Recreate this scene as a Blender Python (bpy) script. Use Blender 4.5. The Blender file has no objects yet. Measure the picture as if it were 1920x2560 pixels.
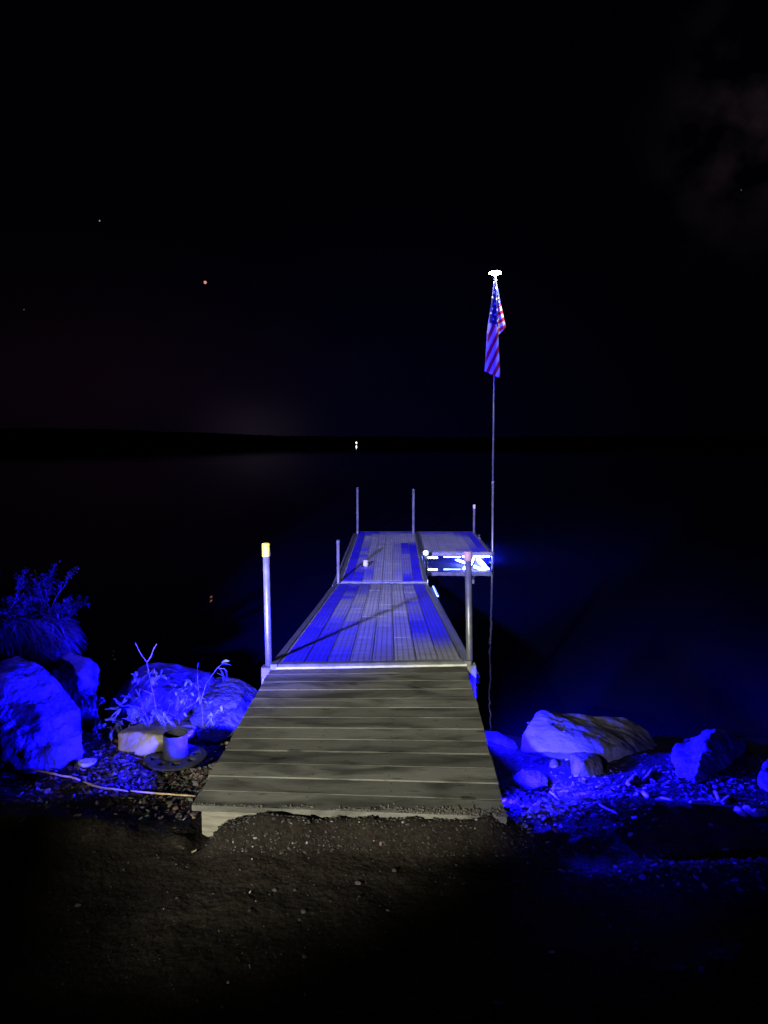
import bpy, bmesh, math, random
from mathutils import Vector, noise, Matrix
random.seed(7)
S = bpy.context.scene
C = S.collection
PI = math.pi
# ------------------------------------------------------------------ camera
F = 26/36*2560
CH = 2.1
TH = math.atan(170/F)
def ray(px, py):
    X = (px-960)/F; Y = (1280-py)/F
    return Vector((X, Y*math.sin(TH)+math.cos(TH), Y*math.cos(TH)-math.sin(TH)))
def at(px, py, y):                       # point seen at a photo pixel, y metres out
    r = ray(px, py); t = y/r.y
    return Vector((0, 0, CH))+r*t
def onz(px, py, z):                      # point seen at a photo pixel, at height z
    r = ray(px, py); t = (z-CH)/r.z
    return Vector((0, 0, CH))+r*t
cam = bpy.data.objects.new('camera', bpy.data.cameras.new('camera'))
C.objects.link(cam); S.camera = cam
cam.location = (0, 0, CH); cam.rotation_euler = (PI/2-TH, 0, 0)
cam.data.sensor_fit = 'VERTICAL'; cam.data.sensor_height = 36; cam.data.lens = 26
cam.data.clip_end = 9000; cam.data.clip_start = .05
# ------------------------------------------------------------------ materials
def mat(name):
    m = bpy.data.materials.new(name); m.use_nodes = True
    nt = m.node_tree; b = nt.nodes['Principled BSDF']
    return m, nt, b
def N(nt, t, **k):
    n = nt.nodes.new(t)
    for a, v in k.items(): setattr(n, a, v)
    return n
def noise_col(name, c1, c2, scale=8, rough=.7, bump=.3, bscale=None, metal=0, detail=8, stretch=None, lo=.35, hi=.65, spec=.3, bdist=.01):
    m, nt, b = mat(name)
    tc = N(nt, 'ShaderNodeTexCoord'); mp = N(nt, 'ShaderNodeMapping')
    nt.links.new(tc.outputs['Object'], mp.inputs[0])
    if stretch: mp.inputs['Scale'].default_value = stretch
    n = N(nt, 'ShaderNodeTexNoise'); n.inputs['Scale'].default_value = scale; n.inputs['Detail'].default_value = detail
    nt.links.new(mp.outputs[0], n.inputs[0])
    r = N(nt, 'ShaderNodeValToRGB'); r.color_ramp.elements[0].position = lo; r.color_ramp.elements[1].position = hi
    r.color_ramp.elements[0].color = (*c1, 1); r.color_ramp.elements[1].color = (*c2, 1)
    nt.links.new(n.outputs['Fac'], r.inputs[0]); nt.links.new(r.outputs[0], b.inputs['Base Color'])
    b.inputs['Roughness'].default_value = rough; b.inputs['Metallic'].default_value = metal
    b.inputs['Specular IOR Level'].default_value = spec
    if bump:
        n2 = N(nt, 'ShaderNodeTexNoise'); n2.inputs['Scale'].default_value = bscale or scale*4; n2.inputs['Detail'].default_value = 8
        nt.links.new(mp.outputs[0], n2.inputs[0])
        bp = N(nt, 'ShaderNodeBump'); bp.inputs['Strength'].default_value = bump; bp.inputs['Distance'].default_value = bdist
        nt.links.new(n2.outputs['Fac'], bp.inputs['Height']); nt.links.new(bp.outputs[0], b.inputs['Normal'])
    return m
def emit(name, col, st):
    m, nt, b = mat(name)
    b.inputs['Base Color'].default_value = (.02, .02, .02, 1)
    b.inputs['Emission Color'].default_value = (*col, 1); b.inputs['Emission Strength'].default_value = st
    return m
def vcol(name, rough=.7, bump=0):
    m, nt, b = mat(name)
    a = N(nt, 'ShaderNodeVertexColor'); a.layer_name = 'Col'
    nt.links.new(a.outputs[0], b.inputs['Base Color']); b.inputs['Roughness'].default_value = rough
    b.inputs['Specular IOR Level'].default_value = .2
    return m
M = {}
M['alu'] = noise_col('aluminium', (.15, .16, .16), (.24, .245, .24), 14, .42, .12, 60, metal=.55)
M['alu_dull'] = noise_col('dull_aluminium', (.16, .16, .18), (.26, .26, .27), 10, .5, .1, 60, metal=.4)
M['rock'] = noise_col('grey_rock', (.045, .044, .041), (.135, .13, .12), 7, .9, 1, 22, lo=.3, hi=.7, spec=.15, bdist=.03)
M['rock_dark'] = noise_col('dark_rock', (.045, .045, .045), (.12, .115, .11), 4, .9, .8, 12, lo=.3, hi=.7, spec=.15, bdist=.03)
M['sandstone'] = noise_col('yellow_sandstone', (.42, .38, .22), (.66, .6, .38), 12, .9, .5, 35, lo=.3, hi=.7, spec=.1, bdist=.012)
M['pale_stone'] = noise_col('pale_stone', (.5, .5, .44), (.75, .75, .68), 20, .8, .3, 60, bdist=.005)
M['yellow'] = noise_col('yellow_plastic', (.46, .36, .008), (.56, .45, .015), 9, .45, .1, 80)
M['pink'] = noise_col('faded_red_plastic', (.42, .25, .12), (.52, .32, .17), 14, .55, .1, 80)
M['cream'] = noise_col('cream_plastic', (.65, .62, .4), (.8, .76, .5), 14, .5, .1, 80)
M['black_iron'] = noise_col('dark_iron', (.025, .025, .027), (.06, .06, .06), 30, .6, .4, 90, metal=.3, bdist=.004)
M['steel'] = noise_col('galvanised_steel', (.02, .02, .021), (.045, .045, .045), 25, .7, .2, 90, metal=0, spec=.12, bdist=.003)
M['stem'] = noise_col('woody_stem', (.16, .14, .1), (.3, .27, .2), 30, .8, .3, 90, bdist=.003)
M['leaf'] = noise_col('weed_leaf', (.12, .17, .09), (.3, .36, .22), 20, .75, .2, 60, bdist=.003)
M['fern'] = noise_col('silvery_leaf', (.36, .46, .3), (.55, .65, .46), 20, .75, .2, 60, bdist=.003)
M['drygrass'] = noise_col('dry_grass', (.16, .14, .1), (.32, .28, .2), 20, .85, .2, 60, bdist=.003)
M['reed'] = noise_col('dry_reed', (.62, .42, .18), (.85, .64, .32), 30, .6, .3, 90, bdist=.003)
M['drift'] = noise_col('driftwood', (.2, .17, .13), (.42, .37, .3), 18, .85, .5, 60, bdist=.006)
M['leaflitter'] = vcol('leaf_litter', .85)
M['gravel'] = vcol('pebbles', .8)
M['hill'] = noise_col('wooded_hill', (.004, .005, .004), (.012, .014, .01), .01, .95, 0)
M['rope'] = noise_col('black_cord', (.02, .02, .02), (.05, .05, .05), 60, .8, .3, 200)
M['flag'] = vcol('flag_cloth', .8)

def wood_mat():
    m, nt, b = mat('weathered_planks')
    uv = N(nt, 'ShaderNodeUVMap'); uv.uv_map = 'UVMap'
    L = nt.links.new
    def nz(sc, stretch, det=6, dist=0):
        mp = N(nt, 'ShaderNodeMapping'); mp.inputs['Scale'].default_value = stretch
        L(uv.outputs[0], mp.inputs[0])
        n = N(nt, 'ShaderNodeTexNoise'); n.inputs['Scale'].default_value = sc; n.inputs['Detail'].default_value = det
        n.inputs['Distortion'].default_value = dist
        L(mp.outputs[0], n.inputs[0]); return n.outputs['Fac']
    def ramp(src, p0, p1, c0, c1):
        r = N(nt, 'ShaderNodeValToRGB'); e = r.color_ramp.elements
        e[0].position = p0; e[1].position = p1; e[0].color = (*c0, 1); e[1].color = (*c1, 1)
        L(src, r.inputs[0]); return r.outputs[0]
    grain = ramp(nz(9, (1, 14, 1), 8, .4), .3, .7, (.118, .116, .1), (.165, .162, .142))
    blot = ramp(nz(2.6, (1, 3.4, 1), 4, .6), .34, .56, (.36, .36, .35), (1.1, 1.1, 1.1))
    knot = ramp(nz(6, (1, 2.6, 1), 2), .29, .35, (.3, .3, .29), (1, 1, 1))
    vm = N(nt, 'ShaderNodeMapping'); vm.inputs['Scale'].default_value = (1, 1.9, 1); L(uv.outputs[0], vm.inputs[0])
    vo = N(nt, 'ShaderNodeTexVoronoi'); vo.inputs['Scale'].default_value = 2.1; L(vm.outputs[0], vo.inputs['Vector'])
    kn = ramp(vo.outputs['Distance'], .03, .085, (.35, .34, .33), (1, 1, 1))
    fine = ramp(nz(120, (1, 4, 1), 2), .3, .7, (.82, .82, .82), (1.12, 1.12, 1.12))
    a = N(nt, 'ShaderNodeVertexColor'); a.layer_name = 'Col'
    cur = grain
    for o in (blot, knot, kn, fine, a.outputs[0]):
        mx = N(nt, 'ShaderNodeMix', data_type='RGBA', blend_type='MULTIPLY'); mx.inputs[0].default_value = 1
        L(cur, mx.inputs[6]); L(o, mx.inputs[7]); cur = mx.outputs[2]
    L(cur, b.inputs['Base Color']); b.inputs['Roughness'].default_value = .75
    b.inputs['Specular IOR Level'].default_value = .2
    bp = N(nt, 'ShaderNodeBump'); bp.inputs['Strength'].default_value = .35; bp.inputs['Distance'].default_value = .004
    L(nz(30, (1, 10, 1), 6), bp.inputs['Height']); L(bp.outputs[0], b.inputs['Normal'])
    return m
M['wood'] = wood_mat()
M['fascia'] = noise_col('pale_sawn_wood', (.12, .11, .085), (.21, .195, .15), 10, .8, .4, 50, stretch=(1, 1, 8), bdist=.004)

def tile_mat():
    m, nt, b = mat('perforated_dock_tile')
    L = nt.links.new
    uv = N(nt, 'ShaderNodeUVMap'); uv.uv_map = 'UVMap'
    sp = N(nt, 'ShaderNodeSeparateXYZ'); L(uv.outputs[0], sp.inputs[0])
    def mth(op, x, y=None, z=None):
        n = N(nt, 'ShaderNodeMath', operation=op)
        for i, v in enumerate((x, y, z)):
            if v is None: continue
            if isinstance(v, (int, float)): n.inputs[i].default_value = v
            else: L(v, n.inputs[i])
        return n.outputs[0]
    fu = mth('FRACT', mth('DIVIDE', sp.outputs[0], .037))
    fv = mth('FRACT', mth('DIVIDE', sp.outputs[1], .034))
    slot = mth('MULTIPLY', mth('COMPARE', fu, .5, .13), mth('COMPARE', fv, .5, .32))
    a = N(nt, 'ShaderNodeVertexColor'); a.layer_name = 'Col'      # tile colour with blue light patches painted in
    tc = N(nt, 'ShaderNodeTexCoord')
    n1 = N(nt, 'ShaderNodeTexNoise'); n1.inputs['Scale'].default_value = 7; n1.inputs['Detail'].default_value = 6
    mp = N(nt, 'ShaderNodeMapping'); mp.inputs['Scale'].default_value = (.6, 3, 1); L(tc.outputs['Object'], mp.inputs[0]); L(mp.outputs[0], n1.inputs[0])
    r = N(nt, 'ShaderNodeValToRGB'); e = r.color_ramp.elements
    e[0].position = .3; e[0].color = (.72, .72, .72, 1); e[1].position = .65; e[1].color = (1.06, 1.06, 1.06, 1)
    L(n1.outputs['Fac'], r.inputs[0])
    mx = N(nt, 'ShaderNodeMix', data_type='RGBA', blend_type='MULTIPLY'); mx.inputs[0].default_value = 1
    L(a.outputs[0], mx.inputs[6]); L(r.outputs[0], mx.inputs[7])
    mx2 = N(nt, 'ShaderNodeMix', data_type='RGBA', blend_type='MIX')
    L(mth('MULTIPLY', slot, .75), mx2.inputs[0]); L(mx.outputs[2], mx2.inputs[6]); mx2.inputs[7].default_value = (.03, .03, .05, 1)
    L(mx2.outputs[2], b.inputs['Base Color']); b.inputs['Roughness'].default_value = .55
    b.inputs['Specular IOR Level'].default_value = .3
    bp = N(nt, 'ShaderNodeBump'); bp.inputs['Strength'].default_value = .4; bp.inputs['Distance'].default_value = .004
    L(mth('ADD', mth('MULTIPLY', slot, -1), n1.outputs['Fac']), bp.inputs['Height']); L(bp.outputs[0], b.inputs['Normal'])
    return m
M['tile'] = tile_mat()

def ground_mat():
    m, nt, b = mat('dirt_shore')
    L = nt.links.new
    tc = N(nt, 'ShaderNodeTexCoord')
    def nz(sc, det=8):
        n = N(nt, 'ShaderNodeTexNoise'); n.inputs['Scale'].default_value = sc; n.inputs['Detail'].default_value = det
        L(tc.outputs['Object'], n.inputs[0]); return n.outputs['Fac']
    def ramp(src, p0, p1, c0, c1):
        r = N(nt, 'ShaderNodeValToRGB'); e = r.color_ramp.elements
        e[0].position = p0; e[1].position = p1; e[0].color = (*c0, 1); e[1].color = (*c1, 1)
        L(src, r.inputs[0]); return r.outputs[0]
    c = ramp(nz(2.5), .35, .65, (.011, .0085, .0065), (.026, .021, .0155))
    f = ramp(nz(70, 4), .3, .7, (.55, .55, .55), (1.35, 1.35, 1.35))
    mx = N(nt, 'ShaderNodeMix', data_type='RGBA', blend_type='MULTIPLY'); mx.inputs[0].default_value = 1
    L(c, mx.inputs[6]); L(f, mx.inputs[7])
    # pale grit
    v = N(nt, 'ShaderNodeTexVoronoi'); v.inputs['Scale'].default_value = 55; L(tc.outputs['Object'], v.inputs['Vector'])
    g = ramp(v.outputs['Distance'], .1, .16, (1, 1, 1), (0, 0, 0))
    mx2 = N(nt, 'ShaderNodeMix', data_type='RGBA', blend_type='MIX')
    k = N(nt, 'ShaderNodeMath', operation='MULTIPLY'); L(g, k.inputs[0]); L(ramp(nz(9, 2), .5, .62, (0, 0, 0), (.7, .7, .7)), k.inputs[1])
    L(k.outputs[0], mx2.inputs[0]); L(mx.outputs[2], mx2.inputs[6]); mx2.inputs[7].default_value = (.12, .11, .09, 1)
    L(mx2.outputs[2], b.inputs['Base Color']); b.inputs['Roughness'].default_value = .95; b.inputs['Specular IOR Level'].default_value = .1
    bp = N(nt, 'ShaderNodeBump'); bp.inputs['Strength'].default_value = .9; bp.inputs['Distance'].default_value = .012
    L(nz(45), bp.inputs['Height'])
    L(bp.outputs[0], b.inputs['Normal'])
    return m
M['ground'] = ground_mat()

def water_mat():
    m, nt, b = mat('lake_water')
    L = nt.links.new
    tc = N(nt, 'ShaderNodeTexCoord'); mp = N(nt, 'ShaderNodeMapping'); mp.inputs['Scale'].default_value = (1, .5, 1)
    L(tc.outputs['Object'], mp.inputs[0])
    n = N(nt, 'ShaderNodeTexNoise'); n.inputs['Scale'].default_value = 2.2; n.inputs['Detail'].default_value = 3
    L(mp.outputs[0], n.inputs[0])
    bp = N(nt, 'ShaderNodeBump'); bp.inputs['Strength'].default_value = .06; bp.inputs['Distance'].default_value = .05
    L(n.outputs['Fac'], bp.inputs['Height']); L(bp.outputs[0], b.inputs['Normal'])
    b.inputs['Base Color'].default_value = (.002, .003, .026, 1)
    b.inputs['Roughness'].default_value = .02; b.inputs['IOR'].default_value = 1.33
    return m
M['water'] = water_mat()
# ------------------------------------------------------------------ object helpers
def tag(o, label=None, cat=None, group=None, kind=None):
    if label: o['label'] = label
    if cat: o['category'] = cat
    if group: o['group'] = group
    if kind: o['kind'] = kind
    return o
def empty(name, loc, label, cat, group=None):
    o = bpy.data.objects.new(name, None); C.objects.link(o); o.location = loc
    o.empty_display_size = .1
    return tag(o, label, cat, group)
def fin(name, bm, m, parent=None, smooth=False, mats=None):
    me = bpy.data.meshes.new(name); 
    if smooth:
        for f in bm.faces: f.smooth = True
    bm.normal_update(); bm.to_mesh(me); bm.free()
    for x in (mats or [m]): me.materials.append(x)
    o = bpy.data.objects.new(name, me); C.objects.link(o)
    if parent:                                   # all geometry is built in world space: keep it there
        o.parent = parent
        p = parent; off = Vector((0, 0, 0))
        while p: off += p.location; p = p.parent
        for v in me.vertices: v.co -= off
    return o
def hexa(bm, c):                                 # 8 corners: bottom 4, top 4 (same winding)
    v = [bm.verts.new(p) for p in c]
    fs = []
    for q in ((3, 2, 1, 0), (4, 5, 6, 7), (0, 1, 5, 4), (1, 2, 6, 5), (2, 3, 7, 6), (3, 0, 4, 7)):
        fs.append(bm.faces.new([v[i] for i in q]))
    return fs
def box(bm, c, s, rot=None):
    c = Vector(c); h = Vector(s)/2
    P = [Vector((x*h.x, y*h.y, z*h.z)) for z in (-1, 1) for x, y in ((-1, -1), (1, -1), (1, 1), (-1, 1))]
    if rot is not None: P = [rot @ p for p in P]
    return hexa(bm, [c+p for p in P])
def bar(bm, a, b, w, h, up=Vector((0, 0, 1))):   # a beam whose TOP centre line runs a-b
    a = Vector(a); b = Vector(b); d = (b-a).normalized(); s = d.cross(up).normalized()*(w/2); u = s.cross(d).normalized()*h
    if u.z < 0: u = -u
    return hexa(bm, [a-s-u, a+s-u, b+s-u, b-s-u, a-s, a+s, b+s, b-s])
def tube(bm, pts, rad, n=10, cap=True):
    pts = [Vector(p) for p in pts]
    if not isinstance(rad, (list, tuple)): rad = [rad]*len(pts)
    rings = []
    for i, p in enumerate(pts):
        d = (pts[min(i+1, len(pts)-1)]-pts[max(i-1, 0)]).normalized()
        s = d.cross(Vector((0, 1, 0.01)) if abs(d.z) > .7 else Vector((0, 0, 1))).normalized(); t = d.cross(s)
        rings.append([bm.verts.new(p+(s*math.cos(2*PI*k/n)+t*math.sin(2*PI*k/n))*rad[i]) for k in range(n)])
    for a, b in zip(rings, rings[1:]):
        for k in range(n):
            f = bm.faces.new((a[k], a[(k+1) % n], b[(k+1) % n], b[k])); f.smooth = True
    if cap:
        bm.faces.new(rings[0][::-1]); bm.faces.new(rings[-1])
def lathe(bm, c, prof, n=24):                    # prof: (r, z) pairs round a vertical axis
    c = Vector(c); rings = []
    for r, z in prof:
        rings.append([bm.verts.new(c+Vector((math.cos(2*PI*k/n)*r, math.sin(2*PI*k/n)*r, z))) for k in range(n)])
    for a, b in zip(rings, rings[1:]):
        for k in range(n):
            f = bm.faces.new((a[k], a[(k+1) % n], b[(k+1) % n], b[k])); f.smooth = True
    bm.faces.new(rings[0][::-1]); bm.faces.new(rings[-1])
def lerp(a, b, t): return a+(b-a)*t
def bil(q, u, v):                                # q = near-left, near-right, far-left, far-right
    return lerp(lerp(q[0], q[1], u), lerp(q[2], q[3], u), v)
def colour(bm, fs, c):
    ly = bm.loops.layers.float_color.get('Col') or bm.loops.layers.float_color.new('Col')
    for f in fs:
        for l in f.loops: l[ly] = (*c, 1)
Z = Vector((0, 0, 1))
# ------------------------------------------------------------------ ground, water, sky, hills
def gh(x, y):
    # shore profile
    k = [(-60, 1.2), (-5, .62), (1.5, .52), (2.75, .505), (2.9, .52), (3.3, .47), (4.1, .38), (4.8, .2), (5.4, -.02), (6.5, -.35), (9, -.9), (15, -1.8), (60, -4), (4000, -30)]
    z = k[-1][1]
    for (a, za), (b, zb) in zip(k, k[1:]):
        if y <= b:
            t = max(0, (y-a)/(b-a)); z = za+(zb-za)*t; break
    def g(cx, cy, sx, sy, h): return h*math.exp(-((x-cx)/sx)**2-((y-cy)/sy)**2)
    if y > 0 and y < 9 and abs(x) < 8:
        z += (.075/(1+math.exp(-(x+.70)*50))/(1+math.exp((x-.50)*30)))*math.exp(-((y-2.85)/.075)**2)+.03*max(0, noise.noise(Vector((x*11, y*11, 8))))*math.exp(-((y-2.85)/.08)**2) + g(.5, 2.9, .2, .1, .02) - g(-.72, 2.92, .06, .12, .05)
        z += g(-1.9, 4.2, .8, .7, .08) + g(-1.0, 4.6, .5, .5, .06)
        z -= .075/(1+math.exp(-(x-.75)*12))/(1+math.exp(-(y-3.35)*12))
        z -= g(-.95, 3.5, .2, .6, .05)+g(.75, 3.5, .2, .6, .05)
        z += g(1.5, 2.56, .55, .09, .085) + g(1.35, 3.1, .9, .18, .05) + g(1.6, 2.15, .4, .08, .05)
        z += g(-1.35, 2.95, .5, .16, .035)
        z += .03*noise.noise(Vector((x*1.6, y*1.6, 1)))+.016*noise.noise(Vector((x*5, y*5, 2)))+.007*noise.noise(Vector((x*17, y*17, 3)))
        if y < 5.5: z += .0035*noise.noise(Vector((x*48, y*48, 4)))
    return z
def axis(dense, sparse): return sorted(set([round(v, 4) for v in dense+sparse]))
gx = axis([-3+i*.0165 for i in range(364)], [-4000, -1500, -500, -150, -50, -20, -12, -8, -6, -5, -4, -3.5, 3.3, 3.7, 4.3, 5, 6, 8, 12, 20, 50, 150, 500, 1500, 4000])
gy = axis([1.4+i*.0165 for i in range(250)], [-60, -20, -8, -4, -2, -1, 0, .5, 1, 5.7, 6, 6.5, 7, 8, 9, 11, 15, 25, 60, 200, 800, 2500, 4000])
bm = bmesh.new()
gv = [[bm.verts.new((x, y, gh(x, y))) for x in gx] for y in gy]
for r0, r1 in zip(gv, gv[1:]):
    for i in range(len(gx)-1):
        f = bm.faces.new((r0[i], r0[i+1], r1[i+1], r1[i])); f.smooth = True
tag(fin('ground', bm, M['ground']), kind='structure')
bm = bmesh.new()
ws = [bm.verts.new(p) for p in ((-4000, 4.6, 0), (4000, 4.6, 0), (4000, 4000, 0), (-4000, 4000, 0))]
bm.faces.new(ws)
tag(fin('water', bm, M['water']), kind='structure')
# far shore, a wooded ridge, with real depth
bm = bmesh.new()
rows = []
for j in range(7):
    row = []
    for i in range(641):
        x = -1900+i*6
        y = 1700+j*60
        prof = [(-1900, 44), (-700, 40), (-560, 33), (-380, 27), (-250, 22), (200, 19), (700, 24), (1900, 36)]
        h = 20
        for (a, ha), (b, hb) in zip(prof, prof[1:]):
            if a <= x <= b: h = ha+(hb-ha)*(x-a)/(b-a)
        k = math.sin(PI*min(1, j/3)*.5) if j < 6 else 0
        z = -2 if j == 0 else h*k*(1+.10*noise.noise(Vector((x*.01, j*.4, 0))))+2.2*noise.noise(Vector((x*.06, j, 3)))+2.6*noise.noise(Vector((x*.21, j, 9)))
        row.append(bm.verts.new((x, y, z)))
    rows.append(row)
for a, b in zip(rows, rows[1:]):
    for i in range(640): bm.faces.new((a[i], a[i+1], b[i+1], b[i]))
tag(fin('hills', bm, M['hill']), kind='structure')
# night sky
W = bpy.data.worlds.new('World'); S.world = W; W.use_nodes = True
nt = W.node_tree; L = nt.links.new
bg = nt.nodes['Background']
def wm(op, x, y=None):
    n = nt.nodes.new('ShaderNodeMath'); n.operation = op
    for i, v in enumerate((x, y)):
        if v is None: continue
        if isinstance(v, (int, float)): n.inputs[i].default_value = v
        else: L(v, n.inputs[i])
    return n.outputs[0]
tc = nt.nodes.new('ShaderNodeTexCoord'); sp = nt.nodes.new('ShaderNodeSeparateXYZ'); L(tc.outputs['Generated'], sp.inputs[0])
def lobe(d, sharp_x, sharp_z):                   # soft patch of sky around a direction
    dx = wm('MULTIPLY', wm('SUBTRACT', sp.outputs[0], d.x), sharp_x); dz = wm('MULTIPLY', wm('SUBTRACT', sp.outputs[2], d.z), sharp_z)
    r2 = wm('ADD', wm('MULTIPLY', dx, dx), wm('MULTIPLY', dz, dz))
    e = wm('POWER', 2.718, wm('MULTIPLY', r2, -1))
    return wm('MULTIPLY', e, wm('GREATER_THAN', sp.outputs[1], 0))
nz = nt.nodes.new('ShaderNodeTexNoise'); nz.inputs['Scale'].default_value = 11; nz.inputs['Detail'].default_value = 6
L(tc.outputs['Generated'], nz.inputs[0])
cl = wm('MAXIMUM', wm('MULTIPLY', wm('SUBTRACT', nz.outputs['Fac'], .47), 5), 0)
cur = None
def addc(fac, col):
    global cur
    n = nt.nodes.new('ShaderNodeVectorMath'); n.operation = 'SCALE'; n.inputs[0].default_value = col; L(fac, n.inputs['Scale'])
    if cur is None: cur = n.outputs[0]; return
    a = nt.nodes.new('ShaderNodeVectorMath'); a.operation = 'ADD'; L(cur, a.inputs[0]); L(n.outputs[0], a.inputs[1]); cur = a.outputs[0]
def dr(px, py): return ray(px, py).normalized()
sky = nt.nodes.new('ShaderNodeTexSky'); sky.sky_type = 'NISHITA'; sky.sun_disc = False
sky.sun_elevation = math.radians(-14); sky.sun_rotation = math.radians(-40)
addc(wm('MULTIPLY', 1, 1), (.00022, .00024, .0009))
addc(lobe(dr(640, 1085), 16, 24), (.0054, .0041, .0050))         # town glow over the far shore
addc(lobe(dr(300, 960), 4, 9), (.0024, .0007, .0016))            # faint reddish night air
addc(lobe(dr(980, 1150), 4.2, 5), (.0, .0002, .0045))            # blue glow low over the lake
addc(wm('MULTIPLY', lobe(dr(1890, 290), 15, 11), cl), (.011, .007, .0085))   # moonlit cloud scraps
sm = nt.nodes.new('ShaderNodeVectorMath'); sm.operation = 'SCALE'; sm.inputs['Scale'].default_value = .05; L(sky.outputs[0], sm.inputs[0])
ad = nt.nodes.new('ShaderNodeVectorMath'); ad.operation = 'ADD'; L(cur, ad.inputs[0]); L(sm.outputs[0], ad.inputs[1])
L(ad.outputs[0], bg.inputs['Color']); bg.inputs['Strength'].default_value = 1
# stars and far lights
def ball(name, p, r, m, label, cat, group=None):
    bm = bmesh.new(); bmesh.ops.create_icosphere(bm, subdivisions=2, radius=r)
    o = fin(name, bm, m, smooth=True); o.location = p
    return tag(o, label, cat, group)
G = 'points of light in the night sky'
ball('star', at(249, 552, 3600), 3.4, emit('star_white', (.5, .55, .8), .5), 'faint bluish white star in the upper left sky', 'star', G)
ball('star', at(60, 774, 3600), 3.0, emit('star_dim', (.5, .5, .6), .12), 'very faint star near the left edge of the sky', 'star', G)
ball('star', at(1853, 475, 3600), 3.0, emit('star_dim_b', (.5, .5, .6), .12), 'very faint star by the clouds at the right edge', 'star', G)
ball('star', at(513, 706, 3600), 7.2, emit('star_red', (1, .35, .33), .8), 'bright reddish star above the left part of the far shore', 'star', G)
# shore lamp across the lake
e_ = empty('shore_lamp', at(891, 1128, 1650), 'tiny white lamp shining on the far shore left of the flagpole', 'lamp')
bm = bmesh.new(); p = at(891, 1118, 1650); tube(bm, [p-Z*12, p-Z*0], .18, 6); fin('post', bm, M['alu_dull'], e_)
bm = bmesh.new(); bmesh.ops.create_uvsphere(bm, u_segments=12, v_segments=8, radius=1); bmesh.ops.transform(bm, matrix=Matrix.Translation(at(891, 1107, 1650)) @ Matrix.Diagonal((1.6, 1.6, 2.3, 1)), verts=bm.verts)
fin('lamp_head', bm, emit('shore_lamp_glow', (.8, .85, 1), 4), e_, True)
# ------------------------------------------------------------------ wooden ramp
RZ = .6
ramp = [onz(480, 2014, .60), onz(1270, 2044, .60), onz(679, 1668, .69), onz(1165, 1661, .69)]
root = empty('wooden_ramp', bil(ramp, .5, .0)-Z*.1, 'weathered grey plank ramp leading from the dirt up to the metal dock', 'ramp')
bm = bmesh.new(); uvl = bm.loops.layers.uv.new('UVMap')
nb = 13
for i in range(nb):
    v0 = i/nb; v1 = (i+1)/nb-.0032
    zo = random.uniform(-.0012, .003); tone = random.choice([.72, .8, .95, 1, 1.08, 1.15, 1.0, .62])
    if i == 3: tone = .55
    el, er = random.uniform(-.004, .004), random.uniform(-.004, .004)
    nseg = 1
    P = []
    c = [bil(ramp, el, v0), bil(ramp, 1+er, v0), bil(ramp, 1+er, v1), bil(ramp, el, v1)]
    zz = Vector((0, 0, zo)); cv = Vector((0, 0, .0035))
    # plank with slightly eased long edges
    ez = .006
    prof = [(0, -.03), (0, -ez), (ez, 0), (1-ez, 0)]
    a0, a1, b1, b0 = c
    d0 = (b0-a0); d1 = (b1-a1)
    ring = []
    for t, h in ((0, -.023), (0, -.004), (.026, 0), (.975, 0), (1, -.004), (1, -.023)):
        ring.append((a0+d0*t+Z*(h+zo), a1+d1*t+Z*(h+zo)))
    vs = [[bm.verts.new(p) for p in r] for r in ring]
    fs = []
    for k in range(len(vs)):
        r0 = vs[k]; r1 = vs[(k+1) % len(vs)]
        fs.append(bm.faces.new((r0[0], r0[1], r1[1], r1[0])))
    fs.append(bm.faces.new([v[0] for v in vs])); fs.append(bm.faces.new([v[1] for v in vs][::-1]))
    colour(bm, fs, (tone, tone, tone*.97))
    off = random.uniform(0, 20)
    for f in fs:
        for l in f.loops:
            q = l.vert.co; l[uvl].uv = (q.x+off, q.y*1.0+off*.37+q.z*.3)
for i in range(nb):                               # screw heads
    for u in (.1, .36, .63, .9):
        for dv in (.25, .75):
            p = bil(ramp, u+random.uniform(-.006, .006), (i+dv)/nb)+Z*.0034
            r = [bm.verts.new(p+Vector((math.cos(k*PI/4)*.0042, math.sin(k*PI/4)*.0042, 0))) for k in range(8)]
            f = bm.faces.new(r); colour(bm, [f], (.25, .25, .25))
bmesh.ops.recalc_face_normals(bm, faces=bm.faces)
fin('planks', bm, M['wood'], root)
# fascia under the first plank, side stringers
bm = bmesh.new()
a = bil(ramp, .03, .012)-Z*.026; b = bil(ramp, .995, .012)-Z*.026
bar(bm, a, b, .03, .115); fin('front_board', bm, M['fascia'], root)
for u in (.1, .9):
    bm = bmesh.new(); bar(bm, bil(ramp, u, .03)-Z*.034, bil(ramp, u, .97)-Z*.034, .038, .13)
    fin('side_stringer', bm, M['fascia'], root)
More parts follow.
